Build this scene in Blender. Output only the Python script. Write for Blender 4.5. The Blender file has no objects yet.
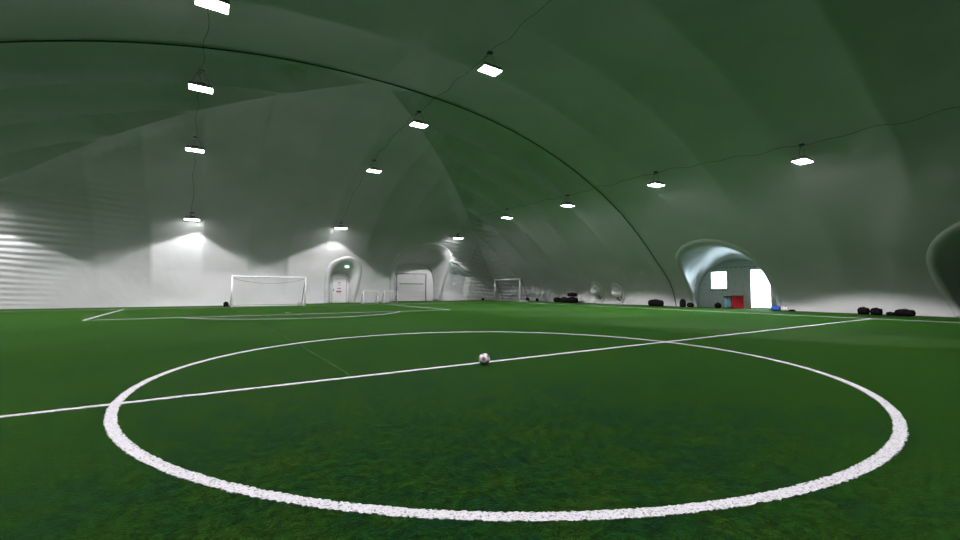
import bpy, bmesh, math, random
from mathutils import Vector, Matrix
random.seed(7)
C = bpy.context.scene.collection
PI = math.pi
# ---------------------------------------------------------------- materials
def mat(name, col, rough=.6, spec=.4, metal=0, emit=None, estr=0, nscale=0, namt=.0, bump=0, bscale=40):
    m = bpy.data.materials.new(name); m.use_nodes = True
    nt = m.node_tree; b = nt.nodes['Principled BSDF']
    b.inputs['Base Color'].default_value = (*col, 1); b.inputs['Roughness'].default_value = rough
    b.inputs['Specular IOR Level'].default_value = spec; b.inputs['Metallic'].default_value = metal
    if emit:
        b.inputs['Emission Color'].default_value = (*emit, 1); b.inputs['Emission Strength'].default_value = estr
    tc = nt.nodes.new('ShaderNodeTexCoord')
    n = nt.nodes.new('ShaderNodeTexNoise'); n.inputs['Scale'].default_value = nscale or 5; n.inputs['Detail'].default_value = 4
    nt.links.new(tc.outputs['Object'], n.inputs['Vector'])
    r = nt.nodes.new('ShaderNodeValToRGB')
    a = namt or .08
    r.color_ramp.elements[0].color = (*[c*(1-a) for c in col], 1); r.color_ramp.elements[1].color = (*[min(1, c*(1+a)) for c in col], 1)
    r.color_ramp.elements[0].position = .35; r.color_ramp.elements[1].position = .65
    nt.links.new(n.outputs['Fac'], r.inputs['Fac']); nt.links.new(r.outputs['Color'], b.inputs['Base Color'])
    if bump:
        n2 = nt.nodes.new('ShaderNodeTexNoise'); n2.inputs['Scale'].default_value = bscale
        nt.links.new(tc.outputs['Object'], n2.inputs['Vector'])
        bp = nt.nodes.new('ShaderNodeBump'); bp.inputs['Strength'].default_value = bump; bp.inputs['Distance'].default_value = .01
        nt.links.new(n2.outputs['Fac'], bp.inputs['Height']); nt.links.new(bp.outputs['Normal'], b.inputs['Normal'])
    return m

def fabric_mat():
    m = bpy.data.materials.new('coated_white_fabric'); m.use_nodes = True
    nt = m.node_tree; L = nt.links.new; N = nt.nodes.new
    b = nt.nodes['Principled BSDF']; b.inputs['Roughness'].default_value = FAB_ROUGH; b.inputs['Specular IOR Level'].default_value = FAB_SPEC
    tc = N('ShaderNodeTexCoord')
    n = N('ShaderNodeTexNoise'); n.inputs['Scale'].default_value = .35; n.inputs['Detail'].default_value = 5
    L(tc.outputs['Object'], n.inputs['Vector'])
    r = N('ShaderNodeValToRGB'); r.color_ramp.elements[0].position = .3; r.color_ramp.elements[1].position = .7
    r.color_ramp.elements[0].color = (.70, .72, .71, 1); r.color_ramp.elements[1].color = (.80, .80, .80, 1)
    L(n.outputs['Fac'], r.inputs['Fac']); L(r.outputs['Color'], b.inputs['Base Color'])
    # tension wrinkles, strong only where the sheet gathers (vertex attribute)
    at = N('ShaderNodeAttribute'); at.attribute_name = 'wrinkle'
    w = N('ShaderNodeTexWave'); w.wave_type = 'BANDS'; w.bands_direction = 'Z'
    w.inputs['Scale'].default_value = .78; w.inputs['Distortion'].default_value = 9; w.inputs['Detail'].default_value = 2.5
    w.inputs['Detail Scale'].default_value = .35
    mp = N('ShaderNodeMapping'); mp.inputs['Scale'].default_value = (.28, .28, 1.0)
    mp.inputs['Rotation'].default_value = (0, math.radians(-13), 0)
    L(tc.outputs['Object'], mp.inputs['Vector']); L(mp.outputs['Vector'], w.inputs['Vector'])
    # gathers near the ground
    w2 = N('ShaderNodeTexWave'); w2.wave_type = 'BANDS'; w2.bands_direction = 'DIAGONAL'
    w2.inputs['Scale'].default_value = .7; w2.inputs['Distortion'].default_value = 6; w2.inputs['Detail'].default_value = 2
    L(tc.outputs['Object'], w2.inputs['Vector'])
    at2 = N('ShaderNodeAttribute'); at2.attribute_name = 'gather'
    m1 = N('ShaderNodeMath'); m1.operation = 'MULTIPLY'; L(w.outputs['Fac'], m1.inputs[0]); L(at.outputs['Fac'], m1.inputs[1])
    m2 = N('ShaderNodeMath'); m2.operation = 'MULTIPLY'; L(w2.outputs['Fac'], m2.inputs[0]); L(at2.outputs['Fac'], m2.inputs[1])
    ad = N('ShaderNodeMath'); ad.operation = 'ADD'; L(m1.outputs[0], ad.inputs[0]); L(m2.outputs[0], ad.inputs[1])
    n3 = N('ShaderNodeTexNoise'); n3.inputs['Scale'].default_value = .5; n3.inputs['Detail'].default_value = 3
    L(tc.outputs['Object'], n3.inputs['Vector'])
    m3 = N('ShaderNodeMath'); m3.operation = 'MULTIPLY'; L(n3.outputs['Fac'], m3.inputs[0]); m3.inputs[1].default_value = .9
    ad2 = N('ShaderNodeMath'); ad2.operation = 'ADD'; L(ad.outputs[0], ad2.inputs[0]); L(m3.outputs[0], ad2.inputs[1])
    bp = N('ShaderNodeBump'); bp.inputs['Strength'].default_value = 1; bp.inputs['Distance'].default_value = .06
    L(ad2.outputs[0], bp.inputs['Height']); L(bp.outputs['Normal'], b.inputs['Normal'])
    return m

def turf_mat():
    m = bpy.data.materials.new('artificial_turf'); m.use_nodes = True
    nt = m.node_tree; L = nt.links.new; N = nt.nodes.new
    b = nt.nodes['Principled BSDF']; b.inputs['Roughness'].default_value = .85; b.inputs['Specular IOR Level'].default_value = .03
    tc = N('ShaderNodeTexCoord')
    big = N('ShaderNodeTexNoise'); big.inputs['Scale'].default_value = .55; big.inputs['Detail'].default_value = 4; big.inputs['Roughness'].default_value = .6
    fine = N('ShaderNodeTexNoise'); fine.inputs['Scale'].default_value = 42; fine.inputs['Detail'].default_value = 5; fine.inputs['Roughness'].default_value = .75
    mid = N('ShaderNodeTexNoise'); mid.inputs['Scale'].default_value = 3.0; mid.inputs['Detail'].default_value = 5; mid.inputs['Roughness'].default_value = .65
    for n in (big, fine, mid): L(tc.outputs['Object'], n.inputs['Vector'])
    r1 = N('ShaderNodeValToRGB'); e = r1.color_ramp.elements
    e[0].position = .41; e[0].color = TURF[0]; e[1].position = .60; e[1].color = TURF[2]
    x = e.new(.5); x.color = TURF[1]
    mixf = N('ShaderNodeMix'); mixf.data_type = 'FLOAT'; mixf.inputs[0].default_value = .6
    L(big.outputs['Fac'], mixf.inputs[2]); L(mid.outputs['Fac'], mixf.inputs[3]); L(mixf.outputs[0], r1.inputs['Fac'])
    r2 = N('ShaderNodeValToRGB'); r2.color_ramp.elements[0].position = .32; r2.color_ramp.elements[1].position = .7
    r2.color_ramp.elements[0].color = (.25, .25, .25, 1); r2.color_ramp.elements[1].color = (2.1, 2.0, 2.0, 1)
    L(fine.outputs['Fac'], r2.inputs['Fac'])
    mx = N('ShaderNodeMix'); mx.data_type = 'RGBA'; mx.blend_type = 'MULTIPLY'; mx.inputs[0].default_value = 1
    L(r1.outputs['Color'], mx.inputs[6]); L(r2.outputs['Color'], mx.inputs[7])
    gr = N('ShaderNodeTexNoise'); gr.inputs['Scale'].default_value = 11; gr.inputs['Detail'].default_value = 6; gr.inputs['Roughness'].default_value = .8
    L(tc.outputs['Object'], gr.inputs['Vector'])
    r3 = N('ShaderNodeValToRGB'); r3.color_ramp.elements[0].position = .42; r3.color_ramp.elements[1].position = .60
    r3.color_ramp.elements[0].color = (.42, .45, .50, 1); r3.color_ramp.elements[1].color = (1.75, 1.65, 1.5, 1)
    L(gr.outputs['Fac'], r3.inputs['Fac'])
    my = N('ShaderNodeMix'); my.data_type = 'RGBA'; my.blend_type = 'MULTIPLY'; my.inputs[0].default_value = 1
    L(mx.outputs[2], my.inputs[6]); L(r3.outputs['Color'], my.inputs[7]); L(my.outputs[2], b.inputs['Base Color'])
    bp = N('ShaderNodeBump'); bp.inputs['Strength'].default_value = .6; bp.inputs['Distance'].default_value = .02
    L(fine.outputs['Fac'], bp.inputs['Height']); L(bp.outputs['Normal'], b.inputs['Normal'])
    b.inputs['Sheen Weight'].default_value = SHEEN; b.inputs['Sheen Roughness'].default_value = .22; b.inputs['Sheen Tint'].default_value = (.34, .90, .12, 1)
    return m

def line_mat():
    m = bpy.data.materials.new('white_turf_line'); m.use_nodes = True
    nt = m.node_tree; L = nt.links.new; N = nt.nodes.new
    b = nt.nodes['Principled BSDF']; b.inputs['Roughness'].default_value = .8; b.inputs['Specular IOR Level'].default_value = .15
    tc = N('ShaderNodeTexCoord'); n = N('ShaderNodeTexNoise'); n.inputs['Scale'].default_value = 60; n.inputs['Detail'].default_value = 3
    L(tc.outputs['Object'], n.inputs['Vector'])
    r = N('ShaderNodeValToRGB'); e = r.color_ramp.elements
    e[0].position = .33; e[0].color = (.12, .17, .12, 1); e[1].position = .47; e[1].color = LINEC
    L(n.outputs['Fac'], r.inputs['Fac']); L(r.outputs['Color'], b.inputs['Base Color'])
    bp = N('ShaderNodeBump'); bp.inputs['Strength'].default_value = .5; bp.inputs['Distance'].default_value = .01
    L(n.outputs['Fac'], bp.inputs['Height']); L(bp.outputs['Normal'], b.inputs['Normal'])
    return m

# ---- tuning
FAB_ROUGH, FAB_SPEC = .34, .5
TURF = [(.0016, .0185, .0060, 1), (.0038, .0260, .0028, 1), (.0085, .029, .0024, 1)]
SHEEN = .8
LINEC = (.55, .54, .565, 1)
LAMP_W = 2400
EXPOSURE = 0.0
CUT = math.radians(125)

M = dict(fabric=fabric_mat(), turf=turf_mat(), line=line_mat(),
  hem=mat('white_fabric_hem', (.80, .80, .80), .45), cable=mat('dark_cable', (.05, .07, .055), .6),
  housing=mat('lamp_housing_grey', (.35, .36, .36), .4, metal=.5),
  led=mat('lit_led_panel', (.9, .9, .9), .5, emit=(1, .97, 1), estr=42),
  white_metal=mat('white_painted_metal', (.88, .88, .88), .35), dark_metal=mat('dark_grey_metal', (.10, .10, .11), .45),
  net=mat('net_twine', (.45, .46, .45), .8), panel=mat('white_panel', (.84, .83, .84), .5, namt=.01), gap=mat('dark_gap', (.05, .05, .055), .8),
  black=mat('black_bag_fabric', (.004, .0035, .004), .85, .1, bump=.4), black2=mat('dark_bag_fabric', (.006, .0035, .005), .85, .1, bump=.4),
  strap=mat('black_webbing', (.02, .02, .022), .7), red=mat('red_plastic', (.50, .015, .025), .5), dred=mat('dark_red_plastic', (.22, .01, .015), .5),
  teal=mat('teal_grey_fabric', (.10, .21, .24), .8), blue=mat('blue_fabric', (.015, .07, .42), .7), pale=mat('pale_fabric', (.55, .50, .50), .8),
  vwall=mat('grey_green_panel', (.70, .74, .74), .6), frame=mat('white_window_frame', (.75, .77, .78), .4),
  greens=mat('lit_green_exit_sign', (.1, .6, .35), .5, emit=(.45, .95, .70), estr=.9), signw=mat('sign_white', (.85, .85, .85), .5, emit=(.9, 1, .95), estr=2.2),
  paper=mat('white_paper', (.82, .82, .84), .7), rsign=mat('red_sign', (.45, .02, .04), .6), ballw=mat('ball_white', (.80, .74, .77), .4),
  ballp=mat('ball_mauve', (.30, .13, .20), .45), seam=mat('ball_seam', (.25, .22, .24), .6), snow=mat('outdoor_snow', (.85, .87, .9), .9),
  vent=mat('vent_white_fabric', (.90, .90, .90), .6, namt=.02), duct=mat('grey_trim_and_duct_shade', (.30, .31, .29), .8), edge=mat('wall_foot_brown', (.05, .065, .025), .9))  # duct grey serves trim parts and the painted shade of the vent openings
def glass_mat():
    m = bpy.data.materials.new('window_glass'); m.use_nodes = True; nt = m.node_tree
    nt.nodes.remove(nt.nodes['Principled BSDF']); out = nt.nodes['Material Output']
    t = nt.nodes.new('ShaderNodeBsdfTransparent'); t.inputs[0].default_value = (.93, .96, .97, 1)
    g = nt.nodes.new('ShaderNodeBsdfGlossy'); g.inputs['Roughness'].default_value = .03
    mx = nt.nodes.new('ShaderNodeMixShader'); fr = nt.nodes.new('ShaderNodeFresnel'); fr.inputs[0].default_value = 1.4
    nt.links.new(fr.outputs[0], mx.inputs[0]); nt.links.new(t.outputs[0], mx.inputs[1]); nt.links.new(g.outputs[0], mx.inputs[2])
    nt.links.new(mx.outputs[0], out.inputs['Surface']); return m
M['glass'] = glass_mat()

# ---------------------------------------------------------------- helpers
def obj(name, bm, m, parent=None, smooth=False):
    me = bpy.data.meshes.new(name)
    if isinstance(m, (list, tuple)):
        for k in m: me.materials.append(M[k])
    else: me.materials.append(M[m])
    bm.to_mesh(me); bm.free()
    if smooth:
        for p in me.polygons: p.use_smooth = True
    o = bpy.data.objects.new(name, me); C.objects.link(o)
    if parent: o.parent = parent
    return o
def tag(o, label, cat, group=None, kind=None):
    o['label'] = label
    if cat: o['category'] = cat
    if group: o['group'] = group
    if kind: o['kind'] = kind
    return o
def thing(name, label, cat, loc=(0, 0, 0), rz=0, group=None):
    o = bpy.data.objects.new(name, None); C.objects.link(o); o.empty_display_size = .2
    o.location = loc; o.rotation_euler = (0, 0, rz); return tag(o, label, cat, group)
def copy_tree(o, parent=None):
    c = o.copy(); C.objects.link(c); c.parent = parent
    for ch in list(o.children): copy_tree(ch, c)
    return c
def box(bm, c, s, bev=0, rot=None, mi=0):
    r = bmesh.ops.create_cube(bm, size=1); vs = r['verts']
    bmesh.ops.scale(bm, vec=s, verts=vs)
    if bev:
        es = list({e for v in vs for e in v.link_edges})
        rr = bmesh.ops.bevel(bm, geom=es, offset=bev, segments=3, affect='EDGES', profile=.5)
        vs = list({v for f in rr['faces'] for v in f.verts} | {v for v in vs if v.is_valid})
        seen = set(vs); st = list(vs)
        while st:
            v = st.pop()
            for e in v.link_edges:
                w = e.other_vert(v)
                if w not in seen: seen.add(w); st.append(w)
        vs = list(seen)
    if rot: bmesh.ops.rotate(bm, cent=(0, 0, 0), matrix=rot, verts=vs)
    bmesh.ops.translate(bm, vec=c, verts=vs)
    if mi:
        for f in {f for v in vs for f in v.link_faces}: f.material_index = mi
    return vs
def tube(bm, pts, r, n=8, cap=True):
    pts = [Vector(p) for p in pts]; rings = []; pr = None
    for i, p in enumerate(pts):
        t = (pts[min(i+1, len(pts)-1)] - pts[max(i-1, 0)]).normalized()
        if pr is None: u = t.orthogonal().normalized()
        else:
            u = (pr - t*pr.dot(t)); u = u.normalized() if u.length > 1e-6 else t.orthogonal().normalized()
        pr = u; v = t.cross(u)
        rr = r[i] if isinstance(r, (list, tuple)) else r
        rings.append([bm.verts.new(p + (u*math.cos(a) + v*math.sin(a))*rr) for a in [2*PI*k/n for k in range(n)]])
    for a, b in zip(rings, rings[1:]):
        for k in range(n): bm.faces.new((a[k], a[(k+1) % n], b[(k+1) % n], b[k]))
    if cap: bm.faces.new(rings[0][::-1]); bm.faces.new(rings[-1])
def loft(bm, rings, closed=False):
    R = [[bm.verts.new(p) for p in r] for r in rings]; n = len(rings[0])
    for a, b in zip(R, R[1:]):
        for k in range(n if closed else n-1):
            bm.faces.new((a[k], a[(k+1) % n], b[(k+1) % n], b[k]))
    return R

# ---------------------------------------------------------------- dome surface
XC, A, ZT, Y0 = 2.75, 26.75, 12.64, 14.3
def ye(x): return 35.5 + .15*min(max(x+5, 0), 40)
def ss(x): x = min(1, max(0, x)); return x*x*(3-2*x)
def prof(m): return ZT*max(0, 1-min(1, m)**2.2)**.77 + .42*ss((m-.88)/.10)*min(1, (1-min(1, m))/.014)
def mz(z):
    a, b = 0.0, 1.0
    for _ in range(40):
        c = (a+b)/2
        if prof(c) > z: a = c
        else: b = c
    return a
def mfz(z): return max(0, 1-(min(ZT, max(0, z))/ZT)**2)**(1/2.2)      # end wall profile: steeper than the sides
def yfar(x, t): return Y0+(ye(x)-Y0)*mfz(prof(t))
def dprof(m):
    d = 1e-3; return (prof(min(1, m+d))-prof(max(0, m-d)))/(min(1, m+d)-max(0, m-d))
OPEN_R = [(9.6, 2.3, 4.3), (-5.0, 2.3, 4.6), (22.5, 1.4, 1.6), (20.1, 1.2, 1.4)]    # y, z, radius kept free of billow on the right wall
OPEN_F = [(16.0, 3.0, 4.6), (7.0, 2.0, 3.2)]
def ss(x): x = min(1, max(0, x)); return x*x*(3-2*x)
def calm(s, z, lst):
    f = 1
    for (a, b, r) in lst:
        f *= ss((math.hypot(s-a, z-b)-r)/1.5)
    return f
def side(sg, m, y, end=1):
    x = XC+sg*A*m; z = prof(m)
    hip = yfar(x, m) if end > 0 else Y0+24*m
    d = hip-y if y > 0 else Y0+24*m+y
    amp = (.22 if y < Y0 else 1.15*(1-.85*ss((m-.66)/.2)))
    u = ((y-Y0)/4.0) % 1.0
    f = abs(math.sin(PI*u))**.8 if y < Y0 else ss(u/.45)**.6*math.sqrt(max(0, 1-(max(0, u-.6)/.4)**2))
    b = amp*f*min(1, max(0, d)/.9)*min(1, (1-m)/.06)*min(1, m/.12)
    if sg > 0: b *= calm(y, z, OPEN_R)
    s = dprof(min(.975, m))/A; n = Vector((-s, 1)).normalized()
    return Vector((x+sg*n.x*b, y, z+n.y*b))
def nF(z, L):
    z = min(ZT*.995, max(.15, z)); d = (mfz(z+.05)-mfz(z-.05))/.1*L   # dy/dz
    return Vector((0, 1, -d)).normalized()
SEAMX = [-23.6, -19.9, -15.6, -11.66, -8.46, -5.18, -1.79, 1.6, 5.0, 9.0, 12.4, 19.6, 23.0, 26.4, 29.6]
def farp(m, w):
    x = XC+A*m*w; L = ye(x)-Y0; y = yfar(x, m); z = prof(m)
    b = 0
    for p, q in zip(SEAMX, SEAMX[1:]):
        if p <= x < q: b = math.sin(PI*(x-p)/(q-p))**.8*.17*(q-p)/3.4
    b *= min(1, (1-abs(w))*A*m/1.5)*min(1, (1-m)/.06)*min(1, m/.25)*calm(x, z, OPEN_F)
    zl = 4.95-(x-19.8)*.36                       # slack lobe of sheet right of the wide arch
    if 19 < x < 24.5:
        e = ss((x-19.6)/.6)*ss((24.1-x)/.9)*ss(z/1.2)
        b += e*(.45*ss((zl-z)/.5)-.22*math.exp(-((z-zl)/.22)**2))
    n = nF(z, L)
    return Vector((x, y+n.y*b, z+n.z*b))
def nearp(m, w):
    return Vector((XC+A*m*w, -(Y0+24*m), prof(m)))
MS = .60
def mlist(a, b, n, toward_base):
    return [a+(b-a)*((1-(1-t)**1.5) if toward_base else t) for t in [i/n for i in range(n+1)]]
m_hi = mlist(0.0, MS, 26, False); m_lo = mlist(MS, 1.0, 48, True)
def grid_mesh(fn, rows, flip=False):
    """rows: list of rows of param tuples; returns verts, faces, normals"""
    V, F, Nn = [], [], []
    nc = len(rows[0])
    for r in rows:
        for p in r:
            V.append(fn(*p))
    R = len(rows)
    for i in range(R):
        for j in range(nc):
            p = rows[i][j]; e = 2e-3
            if len(p) == 3:
                mm = min(.996, max(.004, p[1])); yy = p[2]; h2 = yfar(XC+p[0]*A*mm, mm); yy = max(-(Y0+24*mm)+.1, min(h2-.1, yy))
                a = fn(p[0], mm+e, yy)-fn(p[0], mm-e, yy); b = fn(p[0], mm, yy+.05)-fn(p[0], mm, yy-.05)
            else:
                mm = min(.997, max(.01, p[0])); ww = max(-.998, min(.998, p[1]))
                a = fn(mm+e, ww)-fn(mm-e, ww); b = fn(mm, ww+1e-3)-fn(mm, ww-1e-3)
            n = a.cross(b)
            if n.length < 1e-9: n = Vector((0, 0, 1))
            Nn.append(n.normalized())
    for i in range(R-1):
        for j in range(nc-1):
            q = [i*nc+j, i*nc+j+1, (i+1)*nc+j+1, (i+1)*nc+j]
            q = [k for t, k in enumerate(q) if (V[k]-V[q[t-1]]).length > 1e-6]
            if len(q) >= 3: F.append(tuple(q))
    return V, F, Nn
def build_sheet(name, parts, label, hole=None):
    V, F, Nn, W, G = [], [], [], [], []
    for fn, rows, wf in parts:
        v, f, n = grid_mesh(fn, rows)
        cc = Vector((XC, 5, 2)); sgn = sum(1 if a.dot(cc-b) > 0 else -1 for a, b in zip(n, v))
        if sgn < 0: n = [-a for a in n]
        o = len(V); V += v; Nn += n
        F += [tuple(a+o for a in q) for q in f]
        for r in rows:
            for p in r:
                a, b = wf(*p); W.append(a); G.append(b)
    if hole: F = [q for q in F if not hole([V[k] for k in q])]
    # inward-facing normals
    NF = []
    for q in F:
        n = (V[q[1]]-V[q[0]]).cross(V[q[2]]-V[q[0]])
        if n.length < 1e-10: n = (V[q[2]]-V[q[0]]).cross(V[q[-1]]-V[q[0]])
        a = sum((Nn[k] for k in q), Vector())
        NF.append(q if n.dot(a) > 0 else q[::-1])
    me = bpy.data.meshes.new(name); me.from_pydata([tuple(v) for v in V], [], NF); me.materials.append(M['fabric'])
    for p in me.polygons: p.use_smooth = True
    for nm, dat in (('wrinkle', W), ('gather', G)):
        at = me.attributes.new(nm, 'FLOAT', 'POINT'); at.data.foreach_set('value', dat)
    me.update()
    me.normals_split_custom_set_from_vertices([tuple(n) for n in Nn])
    o = bpy.data.objects.new(name, me); C.objects.link(o)
    tag(o, label, 'ceiling' if name == 'ceiling' else 'wall', kind='structure')
    return o
def w_side(sg, m, y):
    x = XC+sg*A*m; hip = yfar(x, m); z = prof(m)
    d = hip-y
    w = (1-ss(d/9))*ss((m-.5)/.25)*ss(d/.5)
    g = ss((m-.86)/.1)*.15
    if y > 17: g += ss((m-.84)/.1)*.55*ss((y-17)/6)
    return w*1.3, g
def w_far(m, w_):
    x = XC+A*m*w_; z = prof(m); d = (1-abs(w_))*A*m
    w = (1-ss(d/9))*ss((m-.55)/.25)*ss(d/.5)
    if x < 0: w = (1-ss((d-3)/8))*ss((m-.55)/.25)
    g = ss((m-.86)/.1)*.05 + (.6*ss((x-18)/3)*ss((m-.7)/.1))
    return w, g
YJ = [Y0-4*13+.25*k for k in range(0, 13*16+1)]+[Y0+.1*k for k in range(1, 281)]
NS = len(YJ)-1
def yrow(sg, m, k):   # columns at fixed y, clamped to the two hips
    x = XC+sg*A*m
    a, b = -(Y0+24*m), yfar(x, m)
    return min(b, max(a, YJ[k]))
def side_rows(sg, ms):
    return [[(sg, m, yrow(sg, m, k)) for k in range(NS+1)] for m in ms]
XJ = sorted(set(p for p in SEAMX if XC-A < p < XC+A) | {a+(b-a)*k/20 for a, b in zip(SEAMX, SEAMX[1:]) for k in range(20) if XC-A < a+(b-a)*k/20 < XC+A} | {XC-A, XC+A})
def far_rows(ms, n=0): return [[(m, max(-1, min(1, (x-XC)/(A*m))) if m > 0 else 0) for x in XJ] for m in ms]
sfn = lambda sg, m, y: side(sg, m, y)
zero = lambda *a: (0, 0)

# ---- arch outlines: (s, z) with s along the wall
def resample(P, n):
    P = [Vector(p) for p in P]; L = [0]
    for a, b in zip(P, P[1:]): L.append(L[-1]+(b-a).length)
    out = []; k = 0
    for i in range(n):
        t = L[-1]*i/(n-1)
        while k < len(L)-2 and L[k+1] < t: k += 1
        f = (t-L[k])/max(1e-9, L[k+1]-L[k]); out.append(P[k].lerp(P[k+1], min(1, max(0, f))))
    return out
def smooth_path(P, it=3):
    P = [Vector(p) for p in P]
    for _ in range(it):
        Q = [P[0]]
        for a, b in zip(P, P[1:]): Q += [a.lerp(b, .25), a.lerp(b, .75)]
        P = Q+[P[-1]]
    return P
OUT = {
 'vest': [(12.42, 0), (12.55, .9), (12.66, 1.84), (12.68, 2.66), (12.4, 3.7), (11.5, 4.48), (10.2, 4.82), (9.0, 4.80), (7.9, 4.42), (7.15, 3.75), (6.8, 2.9), (6.7, 2.0), (6.55, .6), (6.5, 0)],
 'right': [(-2.4, 0), (-2.2, .7), (-1.85, 1.6), (-1.65, 2.6), (-1.75, 3.4), (-2.4, 4.2), (-3.6, 4.8), (-5.0, 4.9), (-6.4, 4.5), (-7.3, 3.7), (-7.6, 2.6), (-7.5, 1.3), (-7.4, 0)],
 'big': [(12.85, 0), (12.8, 1.33), (12.65, 3.0), (12.7, 4.5), (13.4, 5.55), (15.0, 6.12), (16.8, 6.34), (17.9, 6.2), (19.1, 5.75), (19.85, 5.0), (19.9, 3.6), (19.45, 1.4), (19.1, 0)],
 'small': [(5.6, 0), (5.5, 1.2), (5.45, 2.34), (5.5, 3.3), (5.9, 3.98), (6.7, 4.3), (7.4, 4.46), (8.1, 4.14), (8.66, 3.5), (8.6, 2.4), (8.3, 1.1), (8.15, 0)],
}
INN = {
 'vest': [(13.15, 0), (13.15, 1.4), (12.75, 2.6), (11.95, 3.38), (10.8, 3.85), (9.6, 3.92), (8.4, 3.65), (7.4, 3.1), (6.9, 2.2), (6.8, 1.1), (6.8, 0)],
 'right': [(-1.9, 0), (-1.9, 1.3), (-2.2, 2.5), (-2.9, 3.3), (-4.0, 3.8), (-5.2, 3.8), (-6.4, 3.3), (-7.1, 2.4), (-7.3, 1.2), (-7.3, 0)],
 'big': [(13.7, 0), (13.7, 1.8), (13.68, 3.7), (14.0, 4.15), (15.0, 4.42), (16.0, 4.5), (17.5, 4.3), (18.3, 4.0), (18.65, 3.3), (18.82, 2.4), (18.9, 1), (18.9, 0)],
 'small': [(6.15, 0), (6.15, 1.5), (6.15, 2.7), (6.5, 3.12), (7.25, 3.2), (7.85, 2.9), (8.06, 2.3), (8.0, 1.1), (7.97, 0)],
}
NP = 64
for k in OUT:
    OUT[k] = resample(smooth_path(OUT[k]), NP); INN[k] = resample(smooth_path(INN[k]), NP)
def inside(poly, s, z):
    c = False; n = len(poly)
    for i in range(n):
        a, b = poly[i], poly[(i+1) % n]
        if (a.y > z) != (b.y > z) and s < (b.x-a.x)*(z-a.y)/(b.y-a.y)+a.x: c = not c
    return c
def grow(P, d):
    out = []
    for i, p in enumerate(P):
        t = (P[min(i+1, len(P)-1)]-P[max(0, i-1)]).normalized(); nrm = Vector((-t.y, t.x))
        cx = (P[0].x+P[-1].x)/2
        if (p+nrm-Vector((cx, 1.5))).length < (p-Vector((cx, 1.5))).length: nrm = -nrm
        q = p+nrm*d; out.append(Vector((q.x, max(0, q.y) if 0 < i < len(P)-1 else 0)))
    return out
def surfR(y, z, off=0):
    m = mz(z); p = Vector((XC+A*m, y, z)); s = dprof(min(.995, m))/A; n = Vector((-s, 0, 1)).normalized()
    return p-n*off
def surfF(x, z, off=0):
    L = ye(x)-Y0; p = Vector((x, Y0+L*mfz(z), z))
    return p-nF(z, L)*off
def hole_for(keys, ax):
    polys = [grow(OUT[k], .15) for k in keys]
    def h(vs):
        for P in polys:
            c = sum(vs, Vector())/len(vs)
            if inside(P, c[ax], max(c.z, .01)): return True
        return False
    return h
ceil_parts = [(sfn, side_rows(1, m_hi), w_side), (sfn, side_rows(-1, m_hi), w_side), (farp, far_rows(m_hi), w_far), (nearp, far_rows(m_hi, 40), zero)]
build_sheet('ceiling', ceil_parts, 'billowing white fabric top of the air dome with curved ridges')
build_sheet('wall_right', [(sfn, side_rows(1, m_lo), w_side)], 'long leaning fabric side wall of the dome on the right', hole_for(['vest', 'right'], 1))
build_sheet('wall_left', [(sfn, side_rows(-1, m_lo), zero)], 'fabric side wall of the dome on the left')
build_sheet('wall_far', [(farp, far_rows(m_lo, 300), w_far)], 'pale fabric end wall of the dome behind the goal', hole_for(['big', 'small'], 0))
build_sheet('wall_near', [(nearp, far_rows(m_lo, 40), zero)], 'fabric end wall of the dome behind the camera')

def tunnel(name, key, surf, plane, ax, label, cat):
    """flared fabric entrance: from a lip on the dome sheet to a flat inner arch"""
    o_, i_ = OUT[key], INN[key]
    lip2, lip1 = grow(o_, .34), grow(o_, .15)
    rings = [[surf(p.x, p.y, .006) for p in lip2], [surf(p.x, p.y, .006) for p in lip1], [surf(p.x, p.y, -.01) for p in o_]]
    start = rings[-1]
    endr = [Vector((plane, p.x, p.y)) if ax == 0 else Vector((p.x, plane, p.y)) for p in i_]
    K = 14
    for k in range(1, K+1):
        t = k/K; lat = t**.75; r = []
        for a, b in zip(start, endr):
            q = a.lerp(b, lat); q[ax] = a[ax]+(b[ax]-a[ax])*t
            r.append(q)
        rings.append(r)
    bm = bmesh.new(); loft(bm, rings)
    cy = (o_[0].x+o_[-1].x)/2
    o = obj(name, bm, 'fabric', smooth=True)
    md = o.modifiers.new('s', 'SOLIDIFY'); md.thickness = .01; md.offset = 0
    at = o.data.attributes.new('gather', 'FLOAT', 'POINT')
    at.data.foreach_set('value', [.25]*len(o.data.vertices))
    tag(o, label, cat, kind='structure')
    return o
tunnel('wall_entrance', 'vest', surfR, 31.0, 0, 'blue-lit flared fabric entrance arch in the right wall with window and glass door inside', 'entrance')
tunnel('wall_entrance', 'right', surfR, 31.0, 0, 'dark flared fabric entrance arch cut by the right edge', 'entrance')
tunnel('wall_entrance', 'big', surfF, 39.8, 1, 'largest fabric arch in the end wall, around the wide white door', 'entrance')
tunnel('wall_entrance', 'small', surfF, 38.3, 1, 'narrow fabric arch in the end wall around the exit door', 'entrance')

# ---------------------------------------------------------------- floor and ground
bm = bmesh.new(); box(bm, (3.0, 0, -.05), (57, 84, .1))
tag(obj('floor', bm, 'turf'), 'green artificial turf covering the whole hall', 'floor', kind='structure')
bm = bmesh.new(); box(bm, (0, 0, -.2), (160, 160, .15))
tag(obj('outdoor_ground', bm, 'snow'), 'pale ground outside the glass door', 'ground', kind='structure')

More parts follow.
